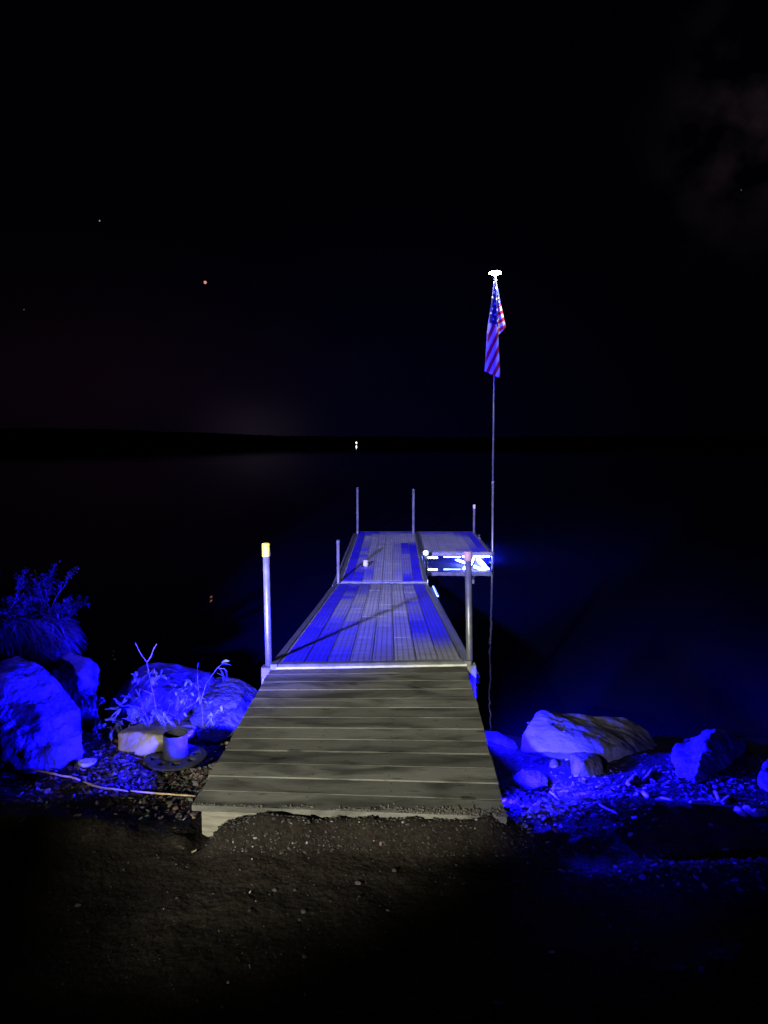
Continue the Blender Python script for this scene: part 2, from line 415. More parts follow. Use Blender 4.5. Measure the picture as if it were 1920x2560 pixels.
# ------------------------------------------------------------------ dock sections
GREY = Vector((.5, .5, .55)); HALF_LIT = Vector((.24, .22, .68)); BLUE_LIT = Vector((.03, .012, .9))  # grey deck, and blue light painted into the tile colour
def tcol(k): return tuple(lerp(GREY, HALF_LIT, k*2) if k < .5 else lerp(HALF_LIT, BLUE_LIT, k*2-1))
def frame_beams(q, parent, h=.11, w=.05, name='frame_beam', m=None):
    m = m or M['alu']
    L_ = [(q[0], q[2]), (q[1], q[3]), (q[0], q[1]), (q[2], q[3])]
    du = (q[1]-q[0]).normalized()*(w/2)
    for i, (a, b) in enumerate(L_):
        bm = bmesh.new()
        if i == 0: bar(bm, a-du, b-du, w, h)
        elif i == 1: bar(bm, a+du, b+du, w, h)
        else: 
            dv = (q[2]-q[0]).normalized()*(w/2)*(1 if i == 2 else -1)
            bar(bm, a+dv*1.0-Z*.0, b+dv-Z*.0, w, h-.004)
        bmesh.ops.bevel(bm, geom=bm.edges, offset=.004, segments=1, affect='EDGES')
        fin(name, bm, m, parent)
def deck(q, parent, table, ncol, length, name='deck_tile'):
    nr = len(table)
    W_ = (q[1]-q[0]).length
    sheet = bmesh.new()
    in_u = .012; in_v = .05/length
    hexa(sheet, [bil(q, .0, in_v)-Z*.03, bil(q, 1, in_v)-Z*.03, bil(q, 1, 1-in_v)-Z*.03, bil(q, 0, 1-in_v)-Z*.03,
                 bil(q, .0, in_v)-Z*.006, bil(q, 1, in_v)-Z*.006, bil(q, 1, 1-in_v)-Z*.006, bil(q, 0, 1-in_v)-Z*.006])
    fin('deck_tray', sheet, M['seam'], parent)
    for c in range(ncol):
        bm = bmesh.new(); uvl = bm.loops.layers.uv.new('UVMap')
        prevc = None
        for r in range(nr):
            gu = .0045/W_; gv_ = (.0016 if length < 3 else .0009)/length
            u0 = in_u+(1-2*in_u)*c/ncol+gu; u1 = in_u+(1-2*in_u)*(c+1)/ncol-gu
            v0 = in_v+(1-2*in_v)*r/nr+gv_; v1 = in_v+(1-2*in_v)*(r+1)/nr-gv_
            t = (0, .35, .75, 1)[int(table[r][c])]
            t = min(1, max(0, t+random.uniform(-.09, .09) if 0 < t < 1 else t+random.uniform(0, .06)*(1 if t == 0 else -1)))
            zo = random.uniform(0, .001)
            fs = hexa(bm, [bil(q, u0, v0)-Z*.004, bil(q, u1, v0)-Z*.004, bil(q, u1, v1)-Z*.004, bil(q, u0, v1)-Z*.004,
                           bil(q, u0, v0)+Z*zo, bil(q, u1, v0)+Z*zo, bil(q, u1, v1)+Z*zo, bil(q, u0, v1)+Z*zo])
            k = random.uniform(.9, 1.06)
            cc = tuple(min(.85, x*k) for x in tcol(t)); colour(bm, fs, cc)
            ly = bm.loops.layers.float_color['Col']
            if prevc and random.random() < .62:
                mid = tuple((a_+b_)/2 for a_, b_ in zip(cc, prevc))
                for l in list(fs[1].loops)[:2]: l[ly] = (*mid, 1)
                for l in prevl: l[ly] = (*mid, 1)
            prevc = cc; prevl = list(fs[1].loops)[2:]
            uvs = [(u0, v0), (u1, v0), (u1, v1), (u0, v1)]
            for l, (a, b_) in zip(fs[1].loops, uvs): l[uvl].uv = (a*W_, b_*length)
        fin(name, bm, M['tile'], parent)
M['lampcap'] = emit('glowing_cap', (.55, .7, 1), 9)
M['seam'] = noise_col('tile_seam', (.3, .3, .24), (.42, .42, .34), 20, .6, .1, 80)
s1 = [onz(694, 1660, .725), onz(1160, 1652, .725), onz(845, 1459, .19), onz(1061, 1459, .19)]
s2 = [onz(852, 1454, .18), onz(1060, 1454, .18), onz(896, 1328, .25), onz(1036, 1328, .25)]
pf = [onz(1061, 1380.5, .21), onz(1224, 1380.5, .21), onz(1049, 1328.5, .25), onz(1180, 1328.5, .25)]
# rows run from near to far; 0 grey .. 3 painted blue light
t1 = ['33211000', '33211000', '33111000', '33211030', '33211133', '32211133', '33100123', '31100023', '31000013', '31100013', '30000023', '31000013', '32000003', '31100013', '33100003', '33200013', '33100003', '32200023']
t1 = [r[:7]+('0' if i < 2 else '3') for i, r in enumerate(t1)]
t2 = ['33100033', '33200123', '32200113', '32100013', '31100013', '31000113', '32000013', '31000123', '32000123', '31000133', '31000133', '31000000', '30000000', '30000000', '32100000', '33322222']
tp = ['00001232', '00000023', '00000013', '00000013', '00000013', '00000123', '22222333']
def post(parent, base, top, r, capm=None, caph=.06, m='alu', n=14):
    bm = bmesh.new(); tube(bm, [base, top], r, n); bmesh.ops.recalc_face_normals(bm, faces=bm.faces)
    o = fin('post', bm, M[m], parent)
    if capm:
        d = (Vector(top)-Vector(base)).normalized()
        bm = bmesh.new(); c = Vector(top)
        tube(bm, [c-d*caph*.75, c-d*(caph*.75-.004), c+d*caph*.22, c+d*caph*.25], [r*1.16, r*1.24, r*1.2, r*1.0], n)
        bmesh.ops.recalc_face_normals(bm, faces=bm.faces)
        fin('cap', bm, M[capm], o)
    return o
def sub(o):
    return o
# --- sloping gangway
g1 = empty('dock_gangway', bil(s1, .5, 0)-Z*.1, 'sloping aluminium gangway with grey tiles and painted patches of blue light between the plank ramp and the level dock', 'gangway')
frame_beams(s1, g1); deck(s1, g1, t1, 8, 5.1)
bm = bmesh.new(); bar(bm, onz(690, 1667, .706), onz(1167, 1659, .706), .03, .012); fin('threshold_strip', bm, M['trim'] if 'trim' in M else noise_col('bright_aluminium', (.6, .6, .52), (.75, .75, .66), 14, .45, .1, 60, metal=.1), g1)
# outer lower rail on both sides
for s, qa, qb in ((-1, 0, 2), (1, 1, 3)):
    bm = bmesh.new(); du = (s1[1]-s1[0]).normalized()*s*.085
    bar(bm, s1[qa]+du-Z*.09, s1[qb]+du-Z*.05, .03, .06); fin('side_rail', bm, M['alu_dull'], g1)
# near posts with brackets
def bracket(parent, p, w, h, d=.09):
    bm = bmesh.new(); box(bm, p, (w, d, h)); bmesh.ops.bevel(bm, geom=bm.edges, offset=.004, segments=1, affect='EDGES')
    return fin('bracket', bm, M['alu'], parent)
Yp = 4.60
post(g1, at(674, 1672, Yp)-Z*.45, at(665, 1366, Yp), .0215, 'yellow', .085, n=20)
post(g1, at(1179, 1664, Yp+.05)-Z*.45, at(1170, 1384, Yp+.05), .0215, 'pink', .06, n=20)
for p in g1.children:
    if p.name.startswith('post') and p.children and p.children[0].data.materials[0] == M['yellow']: p['label'] = 'tall grey post with yellow cap'
bracket(g1, at(672, 1690, Yp-.02), .085, .13, .075)
bracket(g1, at(1179, 1686, Yp+.03), .05, .14, .075)
# triangular side plate right of the ramp end
bm = bmesh.new(); a = at(1167, 1666, 4.55); b = at(1190, 1700, 4.55); c = at(1190, 1750, 4.45)
for dy in (0,):
    v = [bm.verts.new(q+Vector((0, k, 0))) for k in (0, .012) for q in (a, at(1190, 1664, 4.55), c)]
    bm.faces.new(v[:3]); bm.faces.new(v[3:][::-1])
    for i in range(3): bm.faces.new((v[i], v[(i+1) % 3], v[3+(i+1) % 3], v[3+i]))
bmesh.ops.recalc_face_normals(bm, faces=bm.faces)
fin('gusset_plate', bm, M['alu'], g1)
# --- level dock section
g2 = empty('dock_section', bil(s2, .5, 0)-Z*.17, 'level aluminium dock walkway with grey tiles and painted patches of blue light reaching out over the lake', 'dock')
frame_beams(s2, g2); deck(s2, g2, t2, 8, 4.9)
for s, qa, qb in ((-1, 0, 2),):
    bm = bmesh.new(); du = (s2[1]-s2[0]).normalized()*s*.11
    bar(bm, s2[qa]+du-Z*.05, s2[qb]+du*.8-Z*.04, .03, .05); fin('side_rail', bm, M['alu_dull'], g2)
bm = bmesh.new(); bar(bm, onz(842, 1457, .195), onz(1066, 1458, .195), .03, .012); fin('hinge_bar', bm, M['alu'], g2)
post(g2, at(846, 1458, 10.2)-Z*1.1, at(845, 1352, 10.2), .022, 'alu', .06, m='alu_dull')
p_w = post(g2, at(1064.5, 1458, 12.5)-Z*1.1, at(1064.5, 1380, 12.5), .03, 'lampcap', .06)
post(g2, at(894, 1328, 15.3)-Z*2.2, at(893.5, 1218, 15.3), .024, None, m='alu_dull')
post(g2, at(1034.5, 1328, 15.3)-Z*2.2, at(1033.5, 1222, 15.3), .027, None, m='alu_dull')
# --- side platform
g3 = empty('dock_platform', bil(pf, .5, .5)-Z*.2, 'square aluminium side platform joined to the right of the dock end', 'dock platform')
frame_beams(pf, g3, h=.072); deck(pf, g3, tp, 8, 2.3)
post(g3, at(1185, 1330, 15.4)-Z*2.2, at(1185.5, 1264, 15.4), .024, 'cream', .09, m='alu_dull')
# lower cross tube near the water and a brace
bm = bmesh.new(); tube(bm, [at(1070, 1398, 14.2), at(1222, 1396, 14.2)], .03, 10); fin('cross_tube', bm, M['alu'], g3)
bm = bmesh.new(); tube(bm, [pf[1]-Z*.12+Vector((-.3, .1, 0)), pf[1]-Z*.12+Vector((-.02, 1.6, 0))], .02, 8); fin('brace', bm, M['alu'], g3)
# cleat
c_ = empty('mooring_cleat', bil(pf, 1.02, .62), 'small metal mooring cleat on the right edge of the side platform', 'cleat')
bm = bmesh.new(); p = bil(pf, 1.02, .62); box(bm, p+Z*.008, (.05, .12, .016)); fin('base', bm, M['alu'], c_)
bm = bmesh.new(); tube(bm, [p+Vector((0, -.03, .01)), p+Vector((0, -.03, .06))], .012, 8); tube(bm, [p+Vector((0, .03, .01)), p+Vector((0, .03, .06))], .012, 8)
tube(bm, [p+Vector((0, -.1, .075)), p+Vector((0, -.05, .066)), p+Vector((0, .05, .066)), p+Vector((0, .1, .075))], [.008, .013, .013, .008], 8); fin('horns', bm, M['alu'], c_)
# pale knob with a dark cord lying on the deck
kp = onz(914, 1416, .197)
k_ = empty('float_knob', kp, 'small cream plastic knob with a black cord lying on the level dock', 'knob')
bm = bmesh.new(); lathe(bm, kp, [(.028, 0), (.04, .012), (.043, .045), (.036, .07), (.04, .085), (.03, .1), (.012, .105)], 16); fin('knob', bm, M['cream'], k_)
bm = bmesh.new(); tube(bm, [kp+Vector((-.03, -.02, .01)), kp+Vector((-.06, -.04, .012)), kp+Vector((-.09, 0, .01)), kp+Vector((-.11, .02, .01)), kp+Vector((-.09, .04, .012)), kp+Vector((-.06, .02, .01))], .007, 6); fin('cord', bm, M['rope'], k_)
# ------------------------------------------------------------------ flagpole, lamp, flag
FY = 13.0
fp = empty('flagpole', at(1232, 1414, FY), 'tall slim metal flagpole standing at the corner of the side platform', 'flagpole')
bm = bmesh.new(); tube(bm, [at(1232, 1414, FY)-Z*1.2, at(1232, 1207, FY)], .020, 12); fin('lower_pole', bm, M['alu'], fp)
bm = bmesh.new(); tube(bm, [at(1232, 1207, FY), at(1235, 940, FY), at(1238, 686, FY)], [.0165, .0145, .013], 12); fin('upper_pole', bm, M['alu'], fp)
bm = bmesh.new(); p = at(1232, 1207, FY); tube(bm, [p-Z*.03, p+Z*.03], .024, 12); fin('joint_collar', bm, M['alu_dull'], fp)
for yy in (1384, 1410):
    bm = bmesh.new(); p = at(1231, yy, FY); box(bm, p+Vector((-.01, .02, 0)), (.07, .06, .05)); fin('clamp', bm, M['alu'], fp)
lp = at(1238, 682, FY)
la = empty('solar_lamp', lp, 'round solar lamp glowing white on top of the flagpole', 'lamp')
bm = bmesh.new(); lathe(bm, lp, [(.05, .004), (.1, .006), (.108, .012), (.1, .022), (.05, .032), (.02, .05), (.006, .055)], 28); fin('housing', bm, M['alu_dull'], la)
bm = bmesh.new(); lathe(bm, lp, [(.06, -.012), (.1, -.011), (.108, -.005), (.106, .003), (.06, .003)], 28); fin('light_ring', bm, emit('lamp_glow', (1, 1, .78), 110), la)
bm = bmesh.new(); lathe(bm, lp-Z*.14, [(.018, 0), (.03, .01), (.026, .08), (.035, .1)], 16); fin('collar', bm, M['alu'], la)
pl = bpy.data.lights.new('lamp_light', 'POINT'); pl.energy = 85; pl.color = (1, 1, .85); pl.shadow_soft_size = .1
po = bpy.data.objects.new('lamp_light', pl); C.objects.link(po); po.parent = la; po.location = (.17, -.12, -.10)
# flag: limp cloth in two hanging folds, pattern runs in the cloth
def flag_colour(px, py, fold):
    zx = (px-1140)/.1718; zy = (py-600)/.1718
    red = (.55, .02, .04); white = (.75, .75, .78); navy = (.012, .016, .11)
    if fold == 0:
        edge = 1215+(zx-500)*.45
        if zx < 505-(zy-900)*.08 and zy > 700: 
            return white if ((zy-700)//110) % 3 else (.55, .3, .35)
        if zy < edge:
            gx_ = (zx*.8+zy*.35)/62; gy_ = (zy*.9-zx*.3)/70
            ix, iy = math.floor(gx_), math.floor(gy_)
            dx = gx_-ix-.5; dy = gy_-iy-.5
            return white if dx*dx+dy*dy < .036 else navy
        s = zy+2.1*(zx-620)
        return white if (s-1400) % 235 < 122 else red
    else:
        if zy < 965-(zx-600)*.5:
            gx_ = (zx*.9-zy*.2)/50; gy_ = (zy*.95+zx*.2)/56
            dx = gx_ % 1-.5; dy = gy_ % 1-.5
            return white if dx*dx+dy*dy < .1 else (.03, .04, .2)
        s = zy+.55*(zx-620)
        return white if (s-985) % 118 < 62 else red
fg = empty('flag', at(1236, 705, FY), 'limp stars and stripes flag hanging in folds below the pole lamp', 'flag')
def fold(name, left, right, which, yo, amp, rows=150, cols=36):
    bm = bmesh.new(); ly = bm.loops.layers.float_color.new('Col')
    def ev(pl, y):
        for (ya, xa), (yb, xb) in zip(pl, pl[1:]):
            if ya <= y <= yb: return xa+(xb-xa)*(y-ya)/(yb-ya)
        return pl[-1][1]
    y0 = left[0][0]; 
    grid = []
    for j in range(rows+1):
        row = []
        for i in range(cols+1):
            u = i/cols
            y1 = which_end(which, u)
            py = y0+(y1-y0)*j/rows
            xl = ev(left, py); xr = ev(right, py)
            px = xl+(xr-xl)*u
            w = min(1, (py-y0)/60)
            d = FY+yo-.02-.16*(py-y0)/230+amp*w*math.sin(u*PI*2.4+which*1.3+py*.006)+amp*.35*w*math.sin(u*9+py*.05)
            P_ = at(px, py, d); row.append((bm.verts.new(P_), px, py))
        grid.append(row)
    for j in range(rows):
        for i in range(cols):
            q = (grid[j][i], grid[j][i+1], grid[j+1][i+1], grid[j+1][i])
            f = bm.faces.new([v[0] for v in q]); f.smooth = True
            for l, v in zip(f.loops, q):
                l[ly] = (*flag_colour(v[1], v[2], which), 1)
    bmesh.ops.recalc_face_normals(bm, faces=bm.faces)
    o = fin(name, bm, M['flag'], fg)
    md = o.modifiers.new('thickness', 'SOLIDIFY'); md.thickness = .003; md.offset = 0
def which_end(w, u):
    if w == 0: return 928+18*u
    return 838-20*u
fold('front_fold', [(704, 1234), (760, 1227), (830, 1217), (900, 1213), (950, 1210)], [(704, 1241), (760, 1243), (830, 1246), (870, 1247), (950, 1251)], 0, -.05, .035)
fold('side_fold', [(704, 1238), (838, 1246.5)], [(704, 1241), (760, 1252), (818, 1265), (840, 1266)], 1, .02, .03)
# ------------------------------------------------------------------ light strips and flood lamps
led_m = emit('blue_white_led', (.14, .2, 1), 9)
def led_strip(pts, label, group='blue led strips under the dock', w=.022, m=led_m, bulbs=0):
    pts = [Vector(p) for p in pts]
    r_ = empty('led_strip', pts[0], label, 'light strip', group)
    bm = bmesh.new(); bar(bm, pts[0]+Z*.006, pts[1]+Z*.006, w*.4, .005); fin('channel', bm, M['alu_dull'], r_)
    if bulbs:
        for i in range(bulbs):
            p = lerp(pts[0], pts[1], (i+.5)/bulbs); bm = bmesh.new(); box(bm, p-Z*.012, (w*.8, w, w)); bmesh.ops.bevel(bm, geom=bm.edges, offset=w*.2, segments=2, affect='EDGES')
            fin('bulb', bm, m, r_)
    else:
        bm = bmesh.new(); bar(bm, pts[0], pts[1], w, .014); fin('light_tube', bm, m, r_)
uz = -.092
led_strip([pf[1]+Vector((-.03, .12, uz)), pf[3]+Vector((-.03, -.1, uz))], 'blue led strip beneath the right edge of the side platform', w=.09, m=emit('bright_led', (.10, .14, 1), 420))
led_strip([pf[1]+Vector((-.42, .1, uz)), pf[1]+Vector((-.1, 1.4, uz))], 'blue led strip slanting beneath the side platform', w=.085, m=emit('bright_led_b', (.10, .14, 1), 330))
led_strip([pf[0]+Vector((.03, .06, uz)), pf[0]+Vector((.24, .06, uz))], 'short led strip beneath the left corner of the side platform', w=.03, m=emit('bright_led_c', (.14, .2, 1), 120), bulbs=6)
led_strip([pf[1]+Vector((-.12, .08, uz)), pf[1]+Vector((-.45, 1.2, uz))], 'added blue glow strip crossing the slanting one beneath the side platform', w=.07, m=bpy.data.materials['bright_led_b'])  # extra strip added to fill out the glow under the platform
led_strip([pf[0]+Vector((.35, .1, uz)), pf[1]+Vector((-.5, .1, uz))], 'added blue glow strip behind the front beam of the side platform', w=.02, m=emit('blue_glow_fill', (.01, .015, 1), 500))  # unseen strip added to spread blue over tray and water
led_strip([s2[1]+Vector((.075, 1.4, -.085)), s2[3]+Vector((.05, -1.3, -.085))], 'blue led strip in the gap beside the dock walkway')
led_strip([lerp(s1[3], s1[1], .02)+Vector((.115, 0, -.02)), lerp(s1[3], s1[1], .2)+Vector((.115, 0, -.05))], 'blue led strip on the right side of the gangway near the hinge', w=.02)
def flood(p, target, power, ang, label, blend=.4, size=.03, col=(.003, .0015, 1)):
    p = Vector(p); d = (Vector(target)-p).normalized()
    r_ = empty('flood_lamp', p, label, 'lamp', 'blue flood lamps under the plank ramp')
    rot = d.to_track_quat('Z', 'Y').to_matrix()
    bm = bmesh.new(); box(bm, p-d*.03, (.07, .05, .04), rot); bmesh.ops.bevel(bm, geom=bm.edges, offset=.005, segments=1, affect='EDGES'); fin('housing', bm, M['alu_dull'], r_)
    bm = bmesh.new(); box(bm, p-d*.008, (.055, .036, .003), rot); fin('lens', bm, emit('flood_lens', (.02, .03, 1), 4), r_)
    l = bpy.data.lights.new('flood_light', 'SPOT'); l.energy = power; l.color = col; l.spot_size = math.radians(ang); l.spot_blend = blend; l.shadow_soft_size = size
    o = bpy.data.objects.new('flood_light', l); C.objects.link(o); o.parent = r_
    o.location = d*.002; o.rotation_euler = d.to_track_quat('-Z', 'Y').to_euler()
flood((-.765, 3.6, .565), (-1.62, 4.2, 1.45), 4300, 118, 'blue flood lamp under the left side of the ramp facing the two left boulders')
flood((-.785, 3.30, .56), (-1.9, 3.75, .95), 600, 75, 'blue flood lamp under the left side of the ramp nearest its front')
flood((-.75, 3.95, .585), (-1.1, 4.9, 1.05), 950, 110, 'added blue fill lamp under the left side of the ramp facing the humped boulder')  # added to bring blue onto the smooth boulder by the ramp
flood((.465, 3.55, .575), (1.7, 3.95, 1.0), 4600, 118, 'blue flood lamp under the right side of the ramp facing the rocks')
flood((.465, 3.22, .545), (1.7, 3.1, .60), 330, 140, 'blue flood lamp under the right side of the ramp nearest its front')
flood((.475, 4.25, .62), (1.7, 4.35, .62), 1100, 150, 'added blue fill lamp under the right edge of the gangway end')  # unseen lamp added to light the rock tops and gusset plate
# house lights behind the camera, with added fill spots
def spot(name, p, target, power, ang, blend, col, size=.11):
    l = bpy.data.lights.new(name, 'SPOT'); l.energy = power; l.color = col; l.spot_size = math.radians(ang); l.spot_blend = blend; l.shadow_soft_size = size
    o = bpy.data.objects.new(name, l); C.objects.link(o); o.location = p
    o.rotation_euler = (Vector(target)-Vector(p)).to_track_quat('-Z', 'Y').to_euler()
    return o
A = Vector(at(674, 1660, 4.6)); 
hd = Vector((-.29, -.957, 0)).normalized()
HP = A+hd*9.5; HP.z = 3.45
spot('house_lamp', HP, (.8, 6.1, .6), 5900, 17.5, .5, (1, .98, .84))
spot('block_fill', (-2.7, -1.2, 2.3), (-1.36, 3.83, .50), 420, 6.5, .8, (1, .88, .6))  # unseen warm spot added to light the block and reeds
HW = A+hd*9.5; HW.z = 3.42
spot('deck_fill', HW, (.7, 11.6, 1.1), 12500, 15, .25, (1, .98, .9), .32)  # added beam that brightens the deck beyond the ramp
HB = A+hd*9.6; HB.z = 3.3
spot('house_blue_lamp', HB, (.6, 12, 1.8), 36000, 25, .35, (.02, .012, 1), .14)
spot('rocks_blue_fill', HB, (1.7, 4.0, .45), 4200, 8, .8, (.012, .008, 1), .15)  # added blue spot for the tops of the right-hand rocks
# ------------------------------------------------------------------ rocks
def rock(name, pts, m, label, down=.25, jitter=.006, seed=0, cuts=5, amp=.018, rough=6, group='rocks along the shore', extra=()):
    """pts: (px, py, distance) of corners; the hull of them, closed towards the ground"""
    P = [at(*p) for p in pts]+[Vector(p) for p in extra]
    c = sum(P, Vector())/len(P)
    zmin = min(p.z for p in P)
    Q = list(P)
    for p in P:
        if p.z < zmin+.10: Q.append(Vector((c.x+(p.x-c.x)*.92, c.y+(p.y-c.y)*.92, zmin-down)))
    bm = bmesh.new()
    for p in Q: bm.verts.new(p)
    r = bmesh.ops.convex_hull(bm, input=bm.verts)
    dead = [g for g in r['geom_interior'] if isinstance(g, bmesh.types.BMVert)]+[g for g in r['geom_unused'] if isinstance(g, bmesh.types.BMVert)]
    if dead: bmesh.ops.delete(bm, geom=list(set(dead)), context='VERTS')
    bmesh.ops.triangulate(bm, faces=bm.faces)
    for _ in range(6):                            # even out the size of the faces
        le = [e for e in bm.edges if e.calc_length() > .035*max(1, 4/ cuts)]
        if not le or len(bm.faces) > 9000: break
        bmesh.ops.subdivide_edges(bm, edges=le, cuts=1)
        bmesh.ops.triangulate(bm, faces=bm.faces)
    bmesh.ops.smooth_vert(bm, verts=bm.verts, factor=.5, use_axis_x=True, use_axis_y=True, use_axis_z=True)
    bm.normal_update()
    o3 = Vector((seed*7.1, seed*3.3, seed*1.7))
    for v in bm.verts:
        n = v.normal
        a = noise.fractal(v.co*rough+o3, .9, 2.1, 5)
        b = abs(noise.noise(v.co*rough*.8+o3*2))
        st = abs(noise.noise(Vector((v.co.x*3, v.co.y*3, v.co.z*22))+o3))
        v.co += n*(a*amp-b*amp*.9-st*amp*.5+.0035*noise.noise(v.co*38+o3)-.006*max(0, noise.noise(v.co*15+o3)-.15))
    bmesh.ops.recalc_face_normals(bm, faces=bm.faces)
    o = fin(name, bm, m)
    for f in o.data.polygons: f.use_smooth = True
    cen = Vector((c.x, c.y, gh(c.x, c.y)))
    for v in o.data.vertices: v.co -= cen
    o.location = cen
    return tag(o, label, 'rock', group)
R = M['rock']
rock('boulder', [(-60, 1712, 3.9), (18, 1690, 3.95), (46, 1640, 4.2), (88, 1656, 4.15), (124, 1682, 4.1), (157, 1709, 4.05), (182, 1740, 4.0), (204, 1770, 3.95), (214, 1815, 3.85), (214, 1870, 3.75), (150, 1893, 3.6), (70, 1906, 3.55), (-60, 1912, 3.6), (-20, 1780, 3.78), (90, 1770, 3.80), (40, 1660, 4.6), (170, 1760, 4.6), (-60, 1690, 4.7)], R, 'largest rounded boulder, lit bright blue at the left edge of the shore', seed=1, amp=.03, rough=3.2)
rock('boulder', [(98, 1655, 4.6), (146, 1636, 4.55), (176, 1622, 4.5), (206, 1638, 4.45), (231, 1648, 4.4), (243, 1676, 4.4), (246, 1740, 4.35), (254, 1800, 4.25), (200, 1840, 4.25), (110, 1800, 4.4), (190, 1720, 4.22), (160, 1650, 4.9), (240, 1700, 4.9), (120, 1690, 5.0)], R, 'tall narrow boulder standing behind the largest rounded boulder', seed=2, amp=.035, rough=4)
rock('boulder', [(-80, 1560, 5.2), (60, 1545, 5.2), (120, 1560, 5.15), (165, 1605, 5.1), (110, 1640, 5.0), (170, 1700, 5.0), (-80, 1650, 4.9), (-60, 1760, 4.8), (60, 1560, 5.8), (150, 1620, 5.8), (-80, 1570, 5.9)], M['rock_dark'], 'dark boulder beneath the bush at the far left', seed=3, amp=.04, rough=4)
rock('boulder', [(273, 1755, 4.75), (311, 1700, 4.8), (346, 1668, 4.85), (372, 1655, 4.9), (420, 1657, 4.9), (471, 1663, 4.9), (525, 1681, 4.85), (548, 1720, 4.7), (530, 1800, 4.35), (420, 1820, 4.3), (330, 1820, 4.35), (280, 1800, 4.5), (400, 1710, 4.5), (350, 1740, 4.45), (470, 1730, 4.48), (380, 1668, 5.3), (500, 1690, 5.3), (300, 1740, 5.2)], R, 'wide humped boulder behind the weeds left of the ramp', seed=4, amp=.03, rough=3.5)
rock('boulder', [(505, 1693, 4.85), (560, 1688, 4.85), (600, 1693, 4.8), (622, 1704, 4.8), (648, 1724, 4.8), (665, 1760, 4.7), (640, 1810, 4.4), (540, 1860, 4.05), (490, 1850, 4.05), (470, 1800, 4.25), (540, 1740, 4.5), (600, 1760, 4.45), (560, 1700, 5.3), (650, 1740, 5.3)], R, 'smooth sloping boulder beside the left edge of the ramp', seed=5, amp=.016, rough=3)
# yellow block
rock('stone_block', [(293, 1832, 3.96), (303, 1829, 3.97), (345, 1830, 3.88), (394, 1837, 3.8), (295, 1888, 3.86), (350, 1881, 3.78), (394, 1858, 3.76), (330, 1811, 4.25), (356, 1803, 4.35), (410, 1800, 4.35), (470, 1801, 4.35), (495, 1812, 4.2), (475, 1836, 3.9), (300, 1836, 4.15)], M['sandstone'], 'pale yellow sandstone block just left of the dark pipe stand', seed=6, amp=.006, rough=9, down=.03, group='rocks along the shore')
rock('stone', [(190, 1905, 3.62), (198, 1896, 3.68), (222, 1893, 3.7), (246, 1894, 3.7), (236, 1908, 3.62), (205, 1913, 3.58)], M['pale_stone'], 'small flat whitish stone between the big boulder and the yellow block', seed=7, amp=.003, rough=14, down=.01)
# right side
rock('boulder', [(1345, 1775, 4.45), (1367, 1779, 4.45), (1332, 1792, 4.35), (1316, 1812, 4.25), (1301, 1848, 4.15), (1300, 1878, 4.05), (1559, 1795, 4.75), (1492, 1792, 4.75), (1586, 1805, 4.75), (1621, 1831, 4.7), (1648, 1878, 4.6), (1672, 1903, 4.45), (1550, 1866, 4.12), (1430, 1836, 4.12), (1376, 1812, 4.18), (1465, 1884, 3.98), (1580, 1930, 4.1), (1666, 1925, 4.35), (1380, 1880, 4.0)], M['rock_dark'], 'long flat-topped boulder with a pointed left end, right of the ramp', seed=8, amp=.016, rough=4, down=.15)
rock('stone', [(1421, 1884, 3.92), (1445, 1876, 3.98), (1472, 1879, 3.98), (1500, 1890, 3.95), (1512, 1912, 3.9), (1511, 1942, 3.85), (1484, 1955, 3.78), (1440, 1951, 3.78), (1426, 1924, 3.84), (1455, 1905, 3.76), (1490, 1880, 4.15), (1430, 1890, 4.15)], R, 'small rounded stone tucked under the flat-topped boulder', seed=9, amp=.008, rough=6, down=.05)
rock('stone', [(1190, 1824, 4.6), (1214, 1825, 4.58), (1250, 1832, 4.55), (1290, 1850, 4.5), (1300, 1866, 4.4), (1200, 1880, 4.2), (1290, 1890, 4.2), (1180, 1860, 4.3), (1240, 1840, 5.0)], R, 'low smooth stone half hidden by the right edge of the ramp', seed=10, amp=.012, rough=5, down=.1)
rock('stone', [(1250, 1958, 3.58), (1262, 1944, 3.66), (1290, 1934, 3.72), (1325, 1926, 3.78), (1350, 1926, 3.8), (1374, 1944, 3.7), (1374, 1966, 3.6), (1322, 1976, 3.52), (1280, 1972, 3.53), (1330, 1928, 4.1)], R, 'low wedge-shaped stone beside the ramp in front of the flat-topped boulder', seed=11, amp=.009, rough=7, down=.05)
rock('stone', [(1374, 1900, 4.0), (1385, 1890, 4.05), (1397, 1902, 4.0), (1400, 1926, 3.95), (1390, 1950, 3.88), (1378, 1946, 3.9), (1372, 1920, 3.95), (1386, 1910, 4.15)], R, 'narrow upright stone between the wedge-shaped stone and the rounded stone', seed=12, amp=.006, rough=9, down=.05)
rock('boulder', [(1671, 1880, 4.0), (1684, 1857, 4.05), (1706, 1839, 4.1), (1746, 1833, 4.04), (1784, 1818, 4.08), (1829, 1829, 4.15), (1867, 1851, 4.2), (1871, 1874, 4.15), (1842, 1906, 4.05), (1806, 1950, 3.85), (1768, 1968, 3.68), (1735, 1964, 3.62), (1699, 1974, 3.62), (1675, 1950, 3.74), (1752, 1890, 3.80), (1768, 1858, 3.93), (1790, 1826, 4.6), (1850, 1870, 4.7)], R, 'craggy upright boulder with a ragged left face near the right edge', seed=13, amp=.03, rough=6)
rock('boulder', [(1893, 1960, 3.62), (1895, 1930, 3.68), (1903, 1905, 3.74), (1922, 1888, 3.8), (1980, 1870, 3.9), (2040, 1900, 3.9), (2060, 1985, 3.6), (1915, 1978, 3.52), (1960, 1992, 3.45), (1960, 1900, 4.4)], R, 'boulder cut off by the right edge of the picture', seed=14, amp=.015, rough=4)
